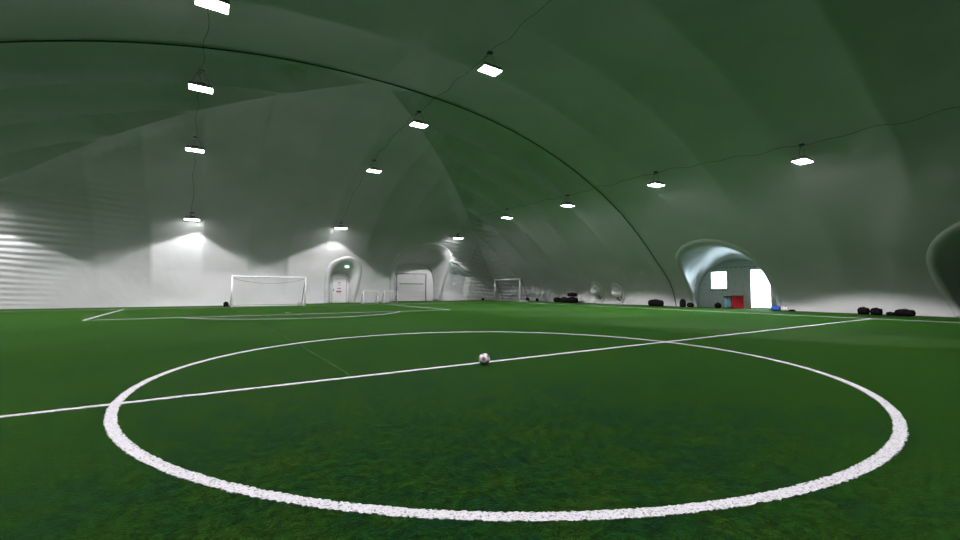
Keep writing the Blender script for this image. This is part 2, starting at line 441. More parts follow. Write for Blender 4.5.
# ---------------------------------------------------------------- pitch lines
CAM = Vector((-5.108, -7.260, 1.511))
def strip(name, pts, label, w=.11, closed=False, z=.006):
    """strip following pts (2D); edges fray a little near the camera"""
    P = [Vector((p[0], p[1])) for p in pts]; out = []
    n = len(P)
    for i in range(n if closed else n-1):
        a, b = P[i], P[(i+1) % n]; L = (b-a).length; d = ((a+b)/2-Vector((CAM.x, CAM.y))).length
        step = .015 if d < 9 else (.06 if d < 14 else .5)
        k = max(1, int(L/step))
        for j in range(k): out.append(a.lerp(b, j/k))
    if not closed: out.append(P[-1])
    bm = bmesh.new(); Ls, Rs = [], []; n = len(out)
    for i, p in enumerate(out):
        a = out[(i-1) % n] if closed else out[max(0, i-1)]; b = out[(i+1) % n] if closed else out[min(n-1, i+1)]
        # smoothed direction
        if closed: a, b = out[(i-4) % n], out[(i+4) % n]
        t = (b-a).normalized(); nn = Vector((-t.y, t.x)); d = (p-Vector((CAM.x, CAM.y))).length
        j = .011 if d < 9 else .004
        l = p+nn*(w/2+random.uniform(-j, j)); r = p-nn*(w/2+random.uniform(-j, j))
        Ls.append(bm.verts.new((l.x, l.y, z))); Rs.append(bm.verts.new((r.x, r.y, z)))
    rng = range(n) if closed else range(n-1)
    for i in rng:
        k = (i+1) % n; bm.faces.new((Ls[i], Rs[i], Rs[k], Ls[k]))
    r = bmesh.ops.extrude_face_region(bm, geom=bm.faces[:])
    bmesh.ops.translate(bm, vec=(0, 0, -z-.004), verts=[v for v in r['geom'] if isinstance(v, bmesh.types.BMVert)])
    bmesh.ops.recalc_face_normals(bm, faces=bm.faces[:])
    o = obj(name, bm, 'line'); tag(o, label, 'pitch line', kind='structure'); return o
PF, GL, PX, TX = 19.2, 31.53, 9.64, 23.9
strip('centre_circle_line', [(6*math.cos(2*PI*k/180), 6*math.sin(2*PI*k/180)) for k in range(180)], 'white centre circle painted on the green turf', closed=True)
strip('halfway_line', [(-23.4, 0), (TX, 0)], 'straight white halfway line running under the football', w=.10, z=.0075)
strip('touchline', [(TX, -30), (TX, GL)], 'long white touchline along the foot of the right wall', w=.12)
strip('goal_line', [(-23.4, GL), (TX, GL)], 'white goal line in front of the end wall', w=.10, z=.0075)
strip('penalty_area_line', [(-PX, GL), (-PX, PF), (PX, PF), (PX, GL)], 'white penalty box lines in front of the goal', w=.12)
th0 = math.acos(min(1, (21.74-PF)/6.41))
strip('penalty_arc_line', [(6.41*math.sin(-th0+2*th0*k/60), 21.74-6.41*math.cos(-th0+2*th0*k/60)) for k in range(61)], 'curved white line bulging from the penalty box', w=.11)
bm = bmesh.new(); bmesh.ops.create_cone(bm, cap_ends=True, segments=24, radius1=.13, radius2=.13, depth=.012, matrix=Matrix.Translation((-.6, 21.4, .004)))
tag(obj('penalty_spot', bm, 'line'), 'small white penalty spot before the goal', 'pitch line', kind='structure')
bm = bmesh.new(); box(bm, (-2.9, 7.3, .001), (.035, 14.6, .006))
tag(obj('turf_seam', bm, mat and 'hem'), 'faint thin seam between turf rolls crossing the centre circle', 'seam', kind='structure')
sm = mat('turf_seam_pale', (.022, .070, .018), .9, .03); bpy.data.objects['turf_seam'].data.materials[0] = sm
# dark brown strip laid along the foot of the walls
bm = bmesh.new()
loft(bm, [[Vector((x, ye(x)-.55, .004)) for x in range(-24, 29)], [Vector((x, ye(x)-.02, .004)) for x in range(-24, 29)]])
tag(obj('trim_far', bm, 'edge'), 'dark strip at the foot of the end wall', 'trim', kind='structure')
bm = bmesh.new(); loft(bm, [[(28.7, -38, .004), (28.7, 38, .004)], [(29.4, -38, .004), (29.4, 38, .004)]])
tag(obj('trim_right', bm, 'edge'), 'dark strip at the foot of the right wall', 'trim', kind='structure')

# ---------------------------------------------------------------- the main cross seam
bm = bmesh.new(); pts = []
for k in range(-60, 61):
    m = abs(k)/60; sg = 1 if k >= 0 else -1
    pts.append(side(sg, m, Y0)+Vector((0, 0, -.03)))
tube(bm, pts, .03, 6)
tag(obj('ceiling_cable', bm, 'cable', smooth=True), 'dark reinforcing cable arching across the dome ceiling', 'cable')

# ---------------------------------------------------------------- lamps
def surfz(x, y):
    m = max(abs(x-XC)/A, (-y-Y0)/24); q = max(0, min(1, (y-Y0)/(ye(x)-Y0)))
    return min(prof(m), ZT*(1-q**2.2)**.5)
def make_lamp(short=False):
    hz = .46 if short else .80
    t = thing('hanging_lamp', '', 'lamp')
    bm = bmesh.new(); box(bm, (0, 0, .06), (.95, .57, .09), .015)
    for k in range(-4, 5): box(bm, (k*.10, 0, .125), (.02, .46, .05))
    # skirt around the panel
    for sx in (-1, 1): box(bm, (sx*.485, 0, 0), (.02, .59, .10))
    for sy in (-1, 1): box(bm, (0, sy*.30, 0), (.99, .02, .10))
    obj('housing', bm, 'housing', t)
    bm = bmesh.new(); box(bm, (0, 0, -.056), (.94, .56, .032), .006)
    obj('light_panel', bm, 'led', t)
    bm = bmesh.new(); box(bm, (0, 0, .19), (.34, .16, .09), .015); obj('driver_box', bm, 'dark_metal', t)
    for s in (-1, 1):
        bm = bmesh.new(); tube(bm, [(s*.4, 0, .1), (s*.25, 0, hz*.6), (s*.05, 0, hz)], .008, 6); obj('hanger_cord', bm, 'dark_metal', t)
    bm = bmesh.new(); box(bm, (0, 0, hz), (.26, .20, .08), .03); tube(bm, [(-.10, 0, hz-.02), (-.2, .03, hz-.12), (-.1, .05, hz-.2), (0, .02, hz-.06)], .010, 6)
    obj('ceiling_bracket', bm, 'dark_metal', t)
    ld = bpy.data.lights.new('lamp_light', 'SPOT'); ld.energy = LAMP_W; ld.color = (1.0, .955, 1.0); ld.spot_size = CUT*1.0; ld.spot_blend = .07; ld.shadow_soft_size = .12
    if short: ld.energy = LAMP_W*.45
    lo = bpy.data.objects.new('lamp_light', ld); C.objects.link(lo); lo.parent = t; lo.location = (0, 0, -.16)
    return t
ROWS = [(-17.0, [31.3, 23.5, 15.5]),
        (-5.45, [31.9, 24.9, 16.6, 9.3, 1.3, -7]),
        (5.6, [32.8, 24.45, 16.45, 8.6, .8, -7]),
        (19.3, [34.3, 24.95, 17.1, 9.15, 1.4])]
XO = {(-5.45, 31.9): -5.86, (-5.45, 24.9): -5.69, (-5.45, 16.6): -5.38, (-5.45, 9.3): -5.06, (5.6, 32.8): 5.65, (5.6, 24.45): 5.84, (5.6, 16.45): 5.9, (5.6, 8.6): 5.83, (19.3, 34.3): 19.17, (19.3, 24.95): 19.1, (19.3, 1.4): 19.84, (19.3, 9.15): 19.24}
LBL = {(-5.45, 31.9): 'rectangular ceiling lamp hanging lowest, lighting the end wall left of the goal',
 (-5.45, 24.9): 'bright rectangular lamp second from the end wall in the left row',
 (-5.45, 16.6): 'bright rectangular lamp third from the end wall in the left row, below the cross cable',
 (-5.45, 9.3): 'glaring lamp cut by the top edge, above the left row',
 (5.6, 32.8): 'lamp nearest the end wall in the middle row, above the narrow exit arch',
 (5.6, 24.45): 'middle-row lamp second from the end wall',
 (5.6, 16.45): 'middle-row lamp just below the curved cross cable',
 (5.6, 8.6): 'largest glaring middle-row lamp, above the cross cable',
 (19.3, 34.3): 'smallest far lamp above the wide white door arch, last of the right row',
 (19.3, 24.95): 'right-row lamp second from the end wall, seen edge-on',
 (19.3, 17.1): 'right-row lamp just left of where the cross cable comes down',
 (19.3, 9.15): 'right-row lamp above the blue-lit entrance arch, right of the cross cable',
 (19.3, 1.4): 'nearest right-row lamp, a tilted bright parallelogram with pale patch beneath'}
proto = None
nl = [None]
def wide_off(t):       # the row beside the wall carries narrower optics
    for c in t.children:
        if c.type == 'LIGHT':
            if nl[0] is None:
                nl[0] = c.data.copy(); nl[0].spot_size = math.radians(112); nl[0].energy = LAMP_W*2.2; nl[0].spot_blend = .12
            c.data = nl[0]
for rx, ys in ROWS:
    cab = []
    for y in ys:
        x = XO.get((rx, y), rx); z = surfz(x, y)-.88
        end = y == ys[0]
        if end: z = surfz(x, y)-.52
        if end and rx == ROWS[0][0]: t = eproto = make_lamp(True)
        elif end: t = copy_tree(eproto)
        elif proto is None: t = proto = make_lamp()
        else: t = copy_tree(proto)
        t.location = (x, y, z); t['label'] = LBL.get((rx, y), 'rectangular lamp hanging outside the picture, behind or left of the camera'); t['group'] = 'rectangular lamps under the dome'
        if rx > 10 and not end: wide_off(t)
    # cable along the ceiling
    bm = bmesh.new(); P = []
    y = ys[0]+.1
    xs = sorted([(yy, XO.get((rx, yy), rx)) for yy in ys])
    def xat(y):
        if y <= xs[0][0]: return xs[0][1]
        for (a, xa), (b, xb) in zip(xs, xs[1:]):
            if a <= y <= b: return xa+(xb-xa)*(y-a)/(b-a)
        return xs[-1][1]
    while y > -12:
        x = xat(y)+.06*math.sin(y*2.1+rx); m1 = abs(x-XC)/A
        z = surfz(x, y)
        P.append(Vector((x, y, z-.10+.05*math.sin(y*3.3)))); y -= .35
    tube(bm, P, .009, 6)
    nm = {-17.0: 'dark lamp cable on the ceiling far left, outside the picture', -5.45: 'thin dark cable linking the left row of lamps', 5.6: 'thin dark cable linking the middle row of lamps', 19.3: 'sagging dark cable linking the right row of lamps'}[rx]
    tag(obj('lamp_cable', bm, 'cable', smooth=True), nm, 'cable')

# ---------------------------------------------------------------- goals
def make_goal(name, label, w, h, dep, r, loc, rz, sag=False, group=None, topd=None, netm=True, cell=.14):
    """mouth faces -y in its own frame, net goes towards +y"""
    t = thing(name, label, 'goal', loc, rz, group)
    for s in (-1, 1):
        bm = bmesh.new(); tube(bm, [(s*w/2, 0, 0), (s*w/2, 0, h)], r, 12); obj('goal_post', bm, 'white_metal', t, True)
    bm = bmesh.new(); tube(bm, [(-w/2-r, 0, h), (w/2+r, 0, h)], r, 12); obj('crossbar', bm, 'white_metal', t, True)
    for s in (-1, 1):
        bm = bmesh.new(); tube(bm, [(s*w/2, 0, h), (s*w/2, dep, .03)] if not topd else [(s*w/2, 0, h), (s*w/2, topd, h-.02), (s*w/2, dep, .03)], r*.5, 8); obj('back_stay', bm, 'dark_metal', t, True)
        bm = bmesh.new(); tube(bm, [(s*w/2, 0, .03), (s*w/2, dep, .03)], r*.6, 8); obj('side_bar', bm, 'white_metal', t, True)
    bm = bmesh.new(); tube(bm, [(-w/2, dep, .03), (w/2, dep, .03)], r*.6, 8); obj('ground_bar', bm, 'white_metal', t, True)
    # net: twine strands
    bm = bmesh.new(); th = .0016
    td = topd or .02
    def prof_pt(u):   # along the back from top to ground
        return Vector((0, td*1.0+(dep-td)*u, h-.03-(h-.06)*u+(-.12*math.sin(PI*u) if sag else 0)))
    nx = int(w/cell)
    for i in range(nx+1):
        x = -w/2+w*i/nx; tube(bm, [(x, *prof_pt(u/6).yz) for u in range(7)], th, 3, False)
    nz = int(h/cell)
    for k in range(nz+1):
        q = prof_pt(k/nz); tube(bm, [(-w/2, q.y, q.z), (w/2, q.y, q.z)], th, 3, False)
        for s in (-1, 1): tube(bm, [(s*w/2, 0, q.z), (s*w/2, q.y, q.z)], th, 3, False)
    if topd:
        for k in range(1, 4): tube(bm, [(-w/2, topd*k/4, h), (w/2, topd*k/4, h)], th, 3, False)
    obj('net', bm, 'net', t)
    if sag:
        bm = bmesh.new(); tube(bm, [(-w/2+w*k/12, .25+.2*math.sin(PI*k/12), h-.06-.45*math.sin(PI*k/12)**.6) for k in range(13)], .012, 5)
        obj('net_rope', bm, 'dark_metal', t)
    return t
make_goal('football_goal', 'wide white football goal standing on the goal line by the end wall', 5.45, 2.42, 1.5, .065, (-.37, 31.5, 0), 0, True)
mg = 'small training goals beside the wide door'
make_goal('training_goal', 'small white training goal, left one of the pair near the exit door', 1.52, 1.22, .85, .045, (9.13, 34.4, 0), 0, group=mg)
make_goal('training_goal', 'small white training goal, right one of the pair, in front of the wide door', 1.42, 1.22, .85, .045, (11.25, 34.4, 0), 0, group=mg)
make_goal('football_goal', 'white football goal parked against the right wall near the far corner', 5.05, 2.62, 1.3, .075, (26.2, 34.45, 0), -PI/2, topd=.25)

# ---------------------------------------------------------------- the ball
def ico_dirs():
    p = (1+5**.5)/2; v = []
    for a in (-1, 1):
        for b in (-p, p): v += [(0, a, b), (a, b, 0), (b, 0, a)]
    return [Vector(q).normalized() for q in v]
ID = ico_dirs()
FD = []
for i in range(12):
    for j in range(i+1, 12):
        for k in range(j+1, 12):
            if ID[i].dot(ID[j]) > .4 and ID[j].dot(ID[k]) > .4 and ID[i].dot(ID[k]) > .4: FD.append((ID[i]+ID[j]+ID[k]).normalized())
bm = bmesh.new(); bmesh.ops.create_icosphere(bm, subdivisions=6, radius=.11)
tilt = Matrix.Rotation(.5, 3, 'X') @ Matrix.Rotation(.35, 3, 'Y')
for v in bm.verts:
    d = tilt @ v.co.normalized()
    c = sorted([d.dot(q)*1.0 for q in FD]+[d.dot(q)+.018 for q in ID], reverse=True)
    if c[0]-c[1] < .012: v.co *= .985
for f in bm.faces:
    d = tilt @ f.calc_center_median().normalized()
    P = max(d.dot(q) for q in ID); c = sorted([d.dot(q) for q in FD]+[d.dot(q)+.018 for q in ID], reverse=True)
    if c[0]-c[1] < .010: f.material_index = 2
    elif P > .955 : f.material_index = 1
o = obj('football', bm, ['ballw', 'ballp', 'seam'], smooth=True); o.location = (-.37, -.20, .112)
tag(o, 'pale pink and white football resting on the halfway line', 'football')

# ---------------------------------------------------------------- vestibule panel with window and glass door
def wall_panel(name, label, ax, plane, s0, s1, h, holes, m, th=.08):
    """rectangular panel with rectangular holes, in the plane ax=plane"""
    S = sorted({s0, s1} | {v for q in holes for v in q[:2]}); Z = sorted({0, h} | {v for q in holes for v in q[2:]})
    bm = bmesh.new()
    for a, b in zip(S, S[1:]):
        for c, d in zip(Z, Z[1:]):
            cs, cz = (a+b)/2, (c+d)/2
            if any(q[0] < cs < q[1] and q[2] < cz < q[3] for q in holes): continue
            ctr = (plane+th/2, cs, cz) if ax == 0 else (cs, plane+th/2, cz)
            sz = (th, b-a, d-c) if ax == 0 else (b-a, th, d-c)
            box(bm, ctr, sz)
    bmesh.ops.remove_doubles(bm, verts=bm.verts[:], dist=1e-4)
    o = obj(name, bm, m); tag(o, label, 'wall', kind='structure'); return o
wall_panel('wall_vestibule', 'grey flat wall inside the blue-lit entrance arch', 0, 31.0, 6.2, 13.7, 4.3, [(10.75, 12.03, 1.55, 2.95), (7.45, 8.95, .02, 3.05)], 'vwall')
def frame_rect(bm, x, y0, y1, z0, z1, w, d=.10):
    box(bm, (x, (y0+y1)/2, z0+w/2), (d, y1-y0, w)); box(bm, (x, (y0+y1)/2, z1-w/2), (d, y1-y0, w))
    box(bm, (x, y0+w/2, (z0+z1)/2), (d, w, z1-z0-2*w)); box(bm, (x, y1-w/2, (z0+z1)/2), (d, w, z1-z0-2*w))
wn = thing('window_1', 'bright square window inside the entrance arch', 'window', (31.0, 11.39, 1.5)); wn['kind'] = 'structure'
def local(o, parent): o.location = -Vector(parent.location); return o
bm = bmesh.new(); frame_rect(bm, 31.03, 10.72, 12.06, 1.52, 2.98, .05, .12); local(obj('window_frame', bm, 'frame', wn), wn)
bm = bmesh.new(); box(bm, (31.04, 11.39, 2.25), (.012, 1.26, 1.38)); local(obj('pane', bm, 'glass', wn), wn)
bm = bmesh.new(); box(bm, (30.96, 11.39, 1.42), (.10, 1.42, .05)); local(obj('window_sill', bm, 'duct', wn), wn)
bm = bmesh.new(); frame_rect(bm, 30.985, 10.74, 12.04, .06, 1.12, .03, .03); box(bm, (30.99, 11.39, .6), (.02, 1.24, .98)); local(obj('lower_panel', bm, 'vwall', wn), wn)
dn = thing('door_1', 'tall bright glass door inside the entrance arch', 'door', (31.0, 8.2, 0)); dn['kind'] = 'structure'
bm = bmesh.new(); frame_rect(bm, 31.03, 7.42, 8.98, .0, 3.08, .06, .14); local(obj('door_frame', bm, 'frame', dn), dn)
bm = bmesh.new(); frame_rect(bm, 31.03, 7.5, 8.72, .04, 3.0, .07, .05); box(bm, (31.03, 8.11, 1.75), (.04, 1.1, .03)); local(obj('door_leaf', bm, 'frame', dn), dn)
bm = bmesh.new(); box(bm, (31.03, 8.80, 1.5), (.05, .05, 2.9)); local(obj('door_post', bm, 'gap', dn), dn)
bm = bmesh.new(); box(bm, (31.04, 8.11, 1.52), (.012, 1.1, 2.84)); local(obj('pane', bm, 'glass', dn), dn)
bm = bmesh.new(); tube(bm, [(30.98, 8.62, 1.0), (30.92, 8.62, 1.0), (30.92, 8.62, 1.3), (30.98, 8.62, 1.3)], .015, 6); local(obj('door_handle', bm, 'dark_metal', dn), dn)
wall_panel('wall_vestibule', 'dark flat wall inside the arch at the right edge', 0, 31.0, -7.8, -1.4, 4.2, [(-5.3, -4.2, .02, 2.3)], 'vwall')
dn = thing('door_2', 'door inside the arch at the right edge', 'door', (31.0, -4.75, 0)); dn['kind'] = 'structure'
bm = bmesh.new(); frame_rect(bm, 31.03, -5.32, -4.18, 0, 2.32, .06, .12); local(obj('door_frame', bm, 'frame', dn), dn)
bm = bmesh.new(); box(bm, (31.04, -4.75, 1.16), (.04, 1.04, 2.24)); box(bm, (31.0, -4.75, 1.7), (.02, .5, .6)); local(obj('door_leaf', bm, 'panel', dn), dn)
# lintel strip with little fixtures above window/door
bm = bmesh.new(); box(bm, (30.97, 9.7, 3.3), (.05, 3.6, .03))
for k in range(9): box(bm, (30.95, 8.2+k*.36, 3.25), (.05, .06, .07))
tag(obj('trim_vestibule', bm, 'duct'), 'thin rail above the window inside the entrance arch', 'trim', kind='structure')

# ---------------------------------------------------------------- wide door in the end wall
wall_panel('wall_door_surround', 'pale flat panel behind the wide arch in the end wall', 1, 39.8, 13.0, 19.6, 4.8, [], 'panel', .06)
dn = thing('door_3', 'wide white panel door with a row of small slots, in the end wall arch', 'door', (15.95, 39.75, 0)); dn['kind'] = 'structure'
bm = bmesh.new(); box(bm, (15.90, 39.74, 1.6), (3.62, .06, 3.18), .01); local(obj('door_leaf', bm, 'panel', dn), dn)
bm = bmesh.new()
box(bm, (15.93, 39.71, 3.26), (3.80, .05, .05)); box(bm, (17.82, 39.71, 1.62), (.05, .05, 3.24)); box(bm, (14.02, 39.71, 1.62), (.03, .05, 3.24))
local(obj('door_frame', bm, 'dark_metal', dn), dn)
for k in range(11):
    bm = bmesh.new(); box(bm, (14.50+k*.28, 39.70, 2.05), (.18, .03, .10), .005); local(obj('door_slot', bm, 'gap', dn), dn)
bm = bmesh.new()
for k in range(1, 6): box(bm, (15.90, 39.705, k*.53), (3.5, .012, .008))
local(obj('panel_joints', bm, 'duct', dn), dn)
# ---------------------------------------------------------------- exit door
wall_panel('wall_door_surround', 'pale flat panel behind the narrow arch in the end wall', 1, 38.3, 5.5, 8.6, 3.6, [], 'panel', .06)
dn = thing('door_4', 'white exit door with notices in the narrow end wall arch', 'door', (7.03, 38.25, 0)); dn['kind'] = 'structure'
bm = bmesh.new(); box(bm, (7.02, 38.23, 1.24), (1.42, .06, 2.46), .01); local(obj('door_leaf', bm, 'panel', dn), dn)
bm = bmesh.new(); box(bm, (6.27, 38.22, 1.25), (.04, .06, 2.5)); box(bm, (7.76, 38.22, 1.25), (.03, .06, 2.5)); box(bm, (7.02, 38.22, 2.5), (1.5, .06, .03)); local(obj('door_frame', bm, 'duct', dn), dn)
bm = bmesh.new(); box(bm, (6.42, 38.17, 1.35), (.05, .06, .22), .01); box(bm, (6.42, 38.14, 1.25), (.16, .03, .03)); local(obj('door_handle', bm, 'dark_metal', dn), dn)
def sign(name, label, x, z, w, h, m, extra=None):
    bm = bmesh.new(); box(bm, (0, 0, 0), (w, .012, h))
    mats = [m]
    if extra:
        mats.append(extra[0])
        for (a, b, c, d) in extra[1]: box(bm, (a, -.008, b), (c, .006, d), mi=1)
    o = obj(name, bm, mats); o.location = (x+.24, 38.19, z); tag(o, label, 'sign'); return o
sign('paper_notice', 'white paper notice taped on the exit door', 6.74, 1.84, .34, .42, 'paper', ('gap', [(0, .24, .34, .06), (0, .05, .22, .015), (0, 0, .24, .015), (0, -.05, .2, .015)]))
sign('warning_strip', 'narrow dark red strip sign on the exit door below the paper notice', 6.74, 1.50, .34, .09, 'dred', ('paper', [(0, 0, .2, .02)]))
sign('red_sign', 'red rectangular sign on the exit door, lowest of its signs', 6.72, 1.17, .48, .18, 'rsign', ('paper', [(0, .03, .34, .02), (0, -.03, .28, .02)]))
t = thing('exit_sign', 'glowing green exit sign hanging in the narrow end wall arch', 'sign', (7.32, 36.6, 3.72))
bm = bmesh.new(); box(bm, (0, 0, 0), (.44, .06, .26), .01); obj('sign_box', bm, 'greens', t)
bm = bmesh.new()   # running figure, door and arrow pictogram
box(bm, (.13, -.034, 0), (.09, .006, .18)); obj('door_symbol', bm, 'signw', t); bm = bmesh.new(); box(bm, (-.02, -.034, .06), (.035, .006, .035)); box(bm, (-.03, -.034, .01), (.04, .006, .08), rot=None)
box(bm, (-.055, -.034, -.055), (.06, .006, .02)); box(bm, (0, -.034, -.06), (.02, .006, .06)); obj('running_figure', bm, 'signw', t); bm = bmesh.new(); box(bm, (-.15, -.034, 0), (.08, .006, .02)); box(bm, (-.185, -.034, 0), (.02, .006, .06)); obj('arrow', bm, 'signw', t)
bm = bmesh.new(); tube(bm, [(0, 0, .12), (0, 0, .42)], .01, 6); obj('hanger', bm, 'dark_metal', t)

# ---------------------------------------------------------------- air vents on the right wall
def vent(label, y, z, sc, turn):
    """follows the curved sheet: Q(a, b, d) is a m along the wall, b m up, d m into the hall"""
    o0 = surfR(y, z)
    def Q(a, b, d): return surfR(y+a*sc, max(.04, z+b*sc), d*sc)-o0
    t = thing('air_vent', label, 'vent', o0, 0, 'white fabric air vents at the foot of the right wall')
    ring = [(.66*math.cos(a), .98*math.sin(a)) for a in [2*PI*k/40 for k in range(41)]]
    bm = bmesh.new(); tube(bm, [Q(a, b, .07) for a, b in ring], .075*sc, 8, False); obj('collar', bm, 'vent', t, True)
    bm = bmesh.new(); loft(bm, [[Q(a*k/6, b*k/6, .045) for a, b in ring] for k in range(1, 7)])
    obj('vent_cover', bm, 'vent', t, True)
    def pocket(name, ca, cb, ra, rb, m, d0, d1, tilt=0):
        bm = bmesh.new(); rings = []
        for k in range(9):
            u = k/8; e = math.sqrt(max(0, 1-u*u)) if k < 8 else .04
            r = []
            for j2 in range(28):
                th = 2*PI*j2/28; x_, y_ = ra*e*math.cos(th), rb*e*math.sin(th)
                r.append(Q(ca+x_*math.cos(tilt)-y_*math.sin(tilt)+turn*.35*d1*u, cb+x_*math.sin(tilt)+y_*math.cos(tilt), d0+(d1-d0)*u*(1+.05*math.sin(5*th))))
            rings.append(r)
        R = loft(bm, rings, True); bm.faces.new(R[-1]); obj(name, bm, m, t, True)
    pocket('opening_shade', .52 if turn > 0 else -.34, -.02 if turn > 0 else -.62, .30, .20, 'duct', .05, .10, -.5)  # closed pads: the shade inside the duct mouths is put into their grey
    pocket('lower_opening_shade', -.12 if turn > 0 else .05, -.68, .30, .18, 'duct', .05, .10, .45)
    pocket('fabric_sleeve', .10, .08, .52, .50, 'vent', .04, .75, .3)
    bm = bmesh.new(); tube(bm, [Q(-.50, .25, .10), Q(-.46, -.1, .28), Q(-.30, -.45, .30), Q(-.32, -.78, .10)], [.05, .08, .08, .05], 8); obj('side_flap', bm, 'vent', t, True)
    bm = bmesh.new(); tube(bm, [Q(.45, .5, .12), Q(.1, .62, .45), Q(-.25, .35, .52), Q(-.3, .1, .4)], .014, 6); obj('tie_cord', bm, 'dark_metal', t, True)
vent('white puffed air vent low on the right wall, farther one, beside the black bags', 22.6, 1.35, 1.0, .5)
vent('white puffed air vent low on the right wall, nearer one', 20.2, 1.15, .95, -.3)

# ---------------------------------------------------------------- bags and boxes
def duffel(label, L, H, W, loc, rz, m='black', name='duffel_bag', sag=.12, group=None):
    t = thing(name, label, 'bag', loc, rz, group)
    bm = bmesh.new(); rings = []; n = 20; K = 14
    for i in range(K+1):
        u = i/K; e = (1-abs(2*u-1)**5)**.35 if 0 < u < 1 else .02
        e = max(.25, e) if 0 < i < K else .05
        r = []
        for j in range(n):
            a = 2*PI*j/n; cx, sz = math.cos(a), math.sin(a)
            px = abs(cx)**.75*(1 if cx > 0 else -1)*W/2*e; pz = abs(sz)**.75*(1 if sz > 0 else -1)
            z = H/2+pz*H/2*(e if pz > 0 else 1*min(1, e+.1))*(1-sag*math.sin(PI*u*2+1)*max(0, pz)*.6)+.015*math.sin(7*u*PI+j)
            r.append(Vector(((u-.5)*L+.02*math.sin(j*1.7), px, max(.002, z))))
        rings.append(r)
    R = loft(bm, rings, True); bm.faces.new(R[0][::-1]); bm.faces.new(R[-1])
    obj('bag_body', bm, m, t, True)
    for s in (-1, 1):
        bm = bmesh.new(); tube(bm, [(-L*.2, s*W*.30, H*.86), (-L*.12, s*W*.2, H*1.02), (0, s*W*.12, H*1.10), (L*.12, s*W*.2, H*1.02), (L*.2, s*W*.30, H*.86)], .014, 6)
        obj('carry_handle', bm, 'strap', t, True)
    for u in (-.2, .2):
        bm = bmesh.new(); tube(bm, [(u*L, W*.5*math.cos(a), H/2+H*.5*math.sin(a)) for a in [PI*k/10 for k in range(11)]], .012, 5); obj('webbing', bm, 'strap', t)
    return t
def backpack(label, loc, rz, h=.55, w=.38, m='black2', name='backpack', group=None):
    t = thing(name, label, 'bag', loc, rz, group)
    bm = bmesh.new(); rings = []
    for k, (z, s) in enumerate([(0, .75), (.04, .95), (.2, 1), (.5, 1.0), (.75, .92), (.92, .7), (1, .25)]):
        rings.append([Vector((w/2*s*abs(math.cos(a))**.7*(1 if math.cos(a) > 0 else -1), w*.36*s*abs(math.sin(a))**.7*(1 if math.sin(a) > 0 else -1), z*h)) for a in [2*PI*j/20 for j in range(20)]])
    R = loft(bm, rings, True); bm.faces.new(R[0][::-1]); bm.faces.new(R[-1]); obj('bag_body', bm, m, t, True)
    bm = bmesh.new(); box(bm, (0, -w*.38, h*.32), (w*.72, w*.22, h*.42), .04); obj('front_pocket', bm, m, t, True)
    bm = bmesh.new(); tube(bm, [(-.05, .03, h*.97), (-.03, .03, h*1.07), (.03, .03, h*1.07), (.05, .03, h*.97)], .01, 6); obj('carry_handle', bm, 'strap', t, True)
    for s in (-1, 1):
        bm = bmesh.new(); tube(bm, [(s*w*.22, w*.33, h*.9), (s*w*.3, w*.5, h*.6), (s*w*.26, w*.36, h*.12)], .016, 6); obj('shoulder_strap', bm, 'strap', t, True)
    return t
G1 = 'black bags heaped at the foot of the right wall near the far vent'
duffel('low black duffel bag at the left end of the heap beside the far air vent', 1.15, .52, .5, (28.35, 27.8, 0), PI/2, group=G1)
duffel('black duffel bag in the middle of the heap beside the far air vent', 1.1, .58, .5, (28.3, 26.65, 0), PI/2, 'black2', group=G1)
duffel('bulky black bag under the topmost one, at the right end of the heap', 1.25, .62, .62, (28.25, 25.4, 0), PI/2, group=G1)
duffel('black bag lying on top of the heap by the far air vent', 1.3, .38, .42, (28.22, 25.45, .69), PI/2+.05, 'black2', group=G1, sag=.05)
duffel('long black duffel bag alone at the wall where the cross cable comes down', 1.45, .56, .55, (28.35, 15.5, 0), PI/2+.06, 'black2')
backpack('dark upright backpack at the left foot of the blue-lit entrance arch', (28.75, 13.25, 0), -1.0, .66, .5)
duffel('small black bag beside the dark backpack at the entrance arch', .62, .36, .36, (28.95, 12.70, 0), PI/2-.3)
# red upright case
t = thing('storage_case', 'tall red upright case standing before the glass door', 'case', (29.9, 9.45, 0), -.9)
bm = bmesh.new(); box(bm, (0, 0, .52), (.78, .50, .96), .03); obj('case_body', bm, 'red', t, False)
bm = bmesh.new()
for x in (-.30, -.1, .1, .30): box(bm, (x, -.255, .5), (.03, .02, .84))
box(bm, (0, 0, .985), (.84, .56, .05), .015); obj('case_lid', bm, 'dred', t)
bm = bmesh.new(); box(bm, (.3, -.2, .02), (.07, .07, .04)); box(bm, (-.3, -.2, .02), (.07, .07, .04)); box(bm, (.3, .2, .02), (.07, .07, .04)); box(bm, (-.3, .2, .02), (.07, .07, .04)); obj('case_foot', bm, 'strap', t)
bm = bmesh.new(); tube(bm, [(-.12, -.26, .8), (-.1, -.31, .8), (.1, -.31, .8), (.12, -.26, .8)], .015, 6); obj('case_handle', bm, 'strap', t)
backpack('grey teal bag with dark top, leaning before the red case', (29.45, 9.95, 0), -.8, .78, .55, 'teal')
bm = bmesh.new(); box(bm, (0, 0, 0), (.50, .40, .10), .04); o = obj('folded_jacket', bm, 'black', None, True); o.location = (29.45, 9.95, .90); o.rotation_euler = (0, 0, -.8); tag(o, 'dark folded jacket lying on top of the grey teal bag', 'jacket')
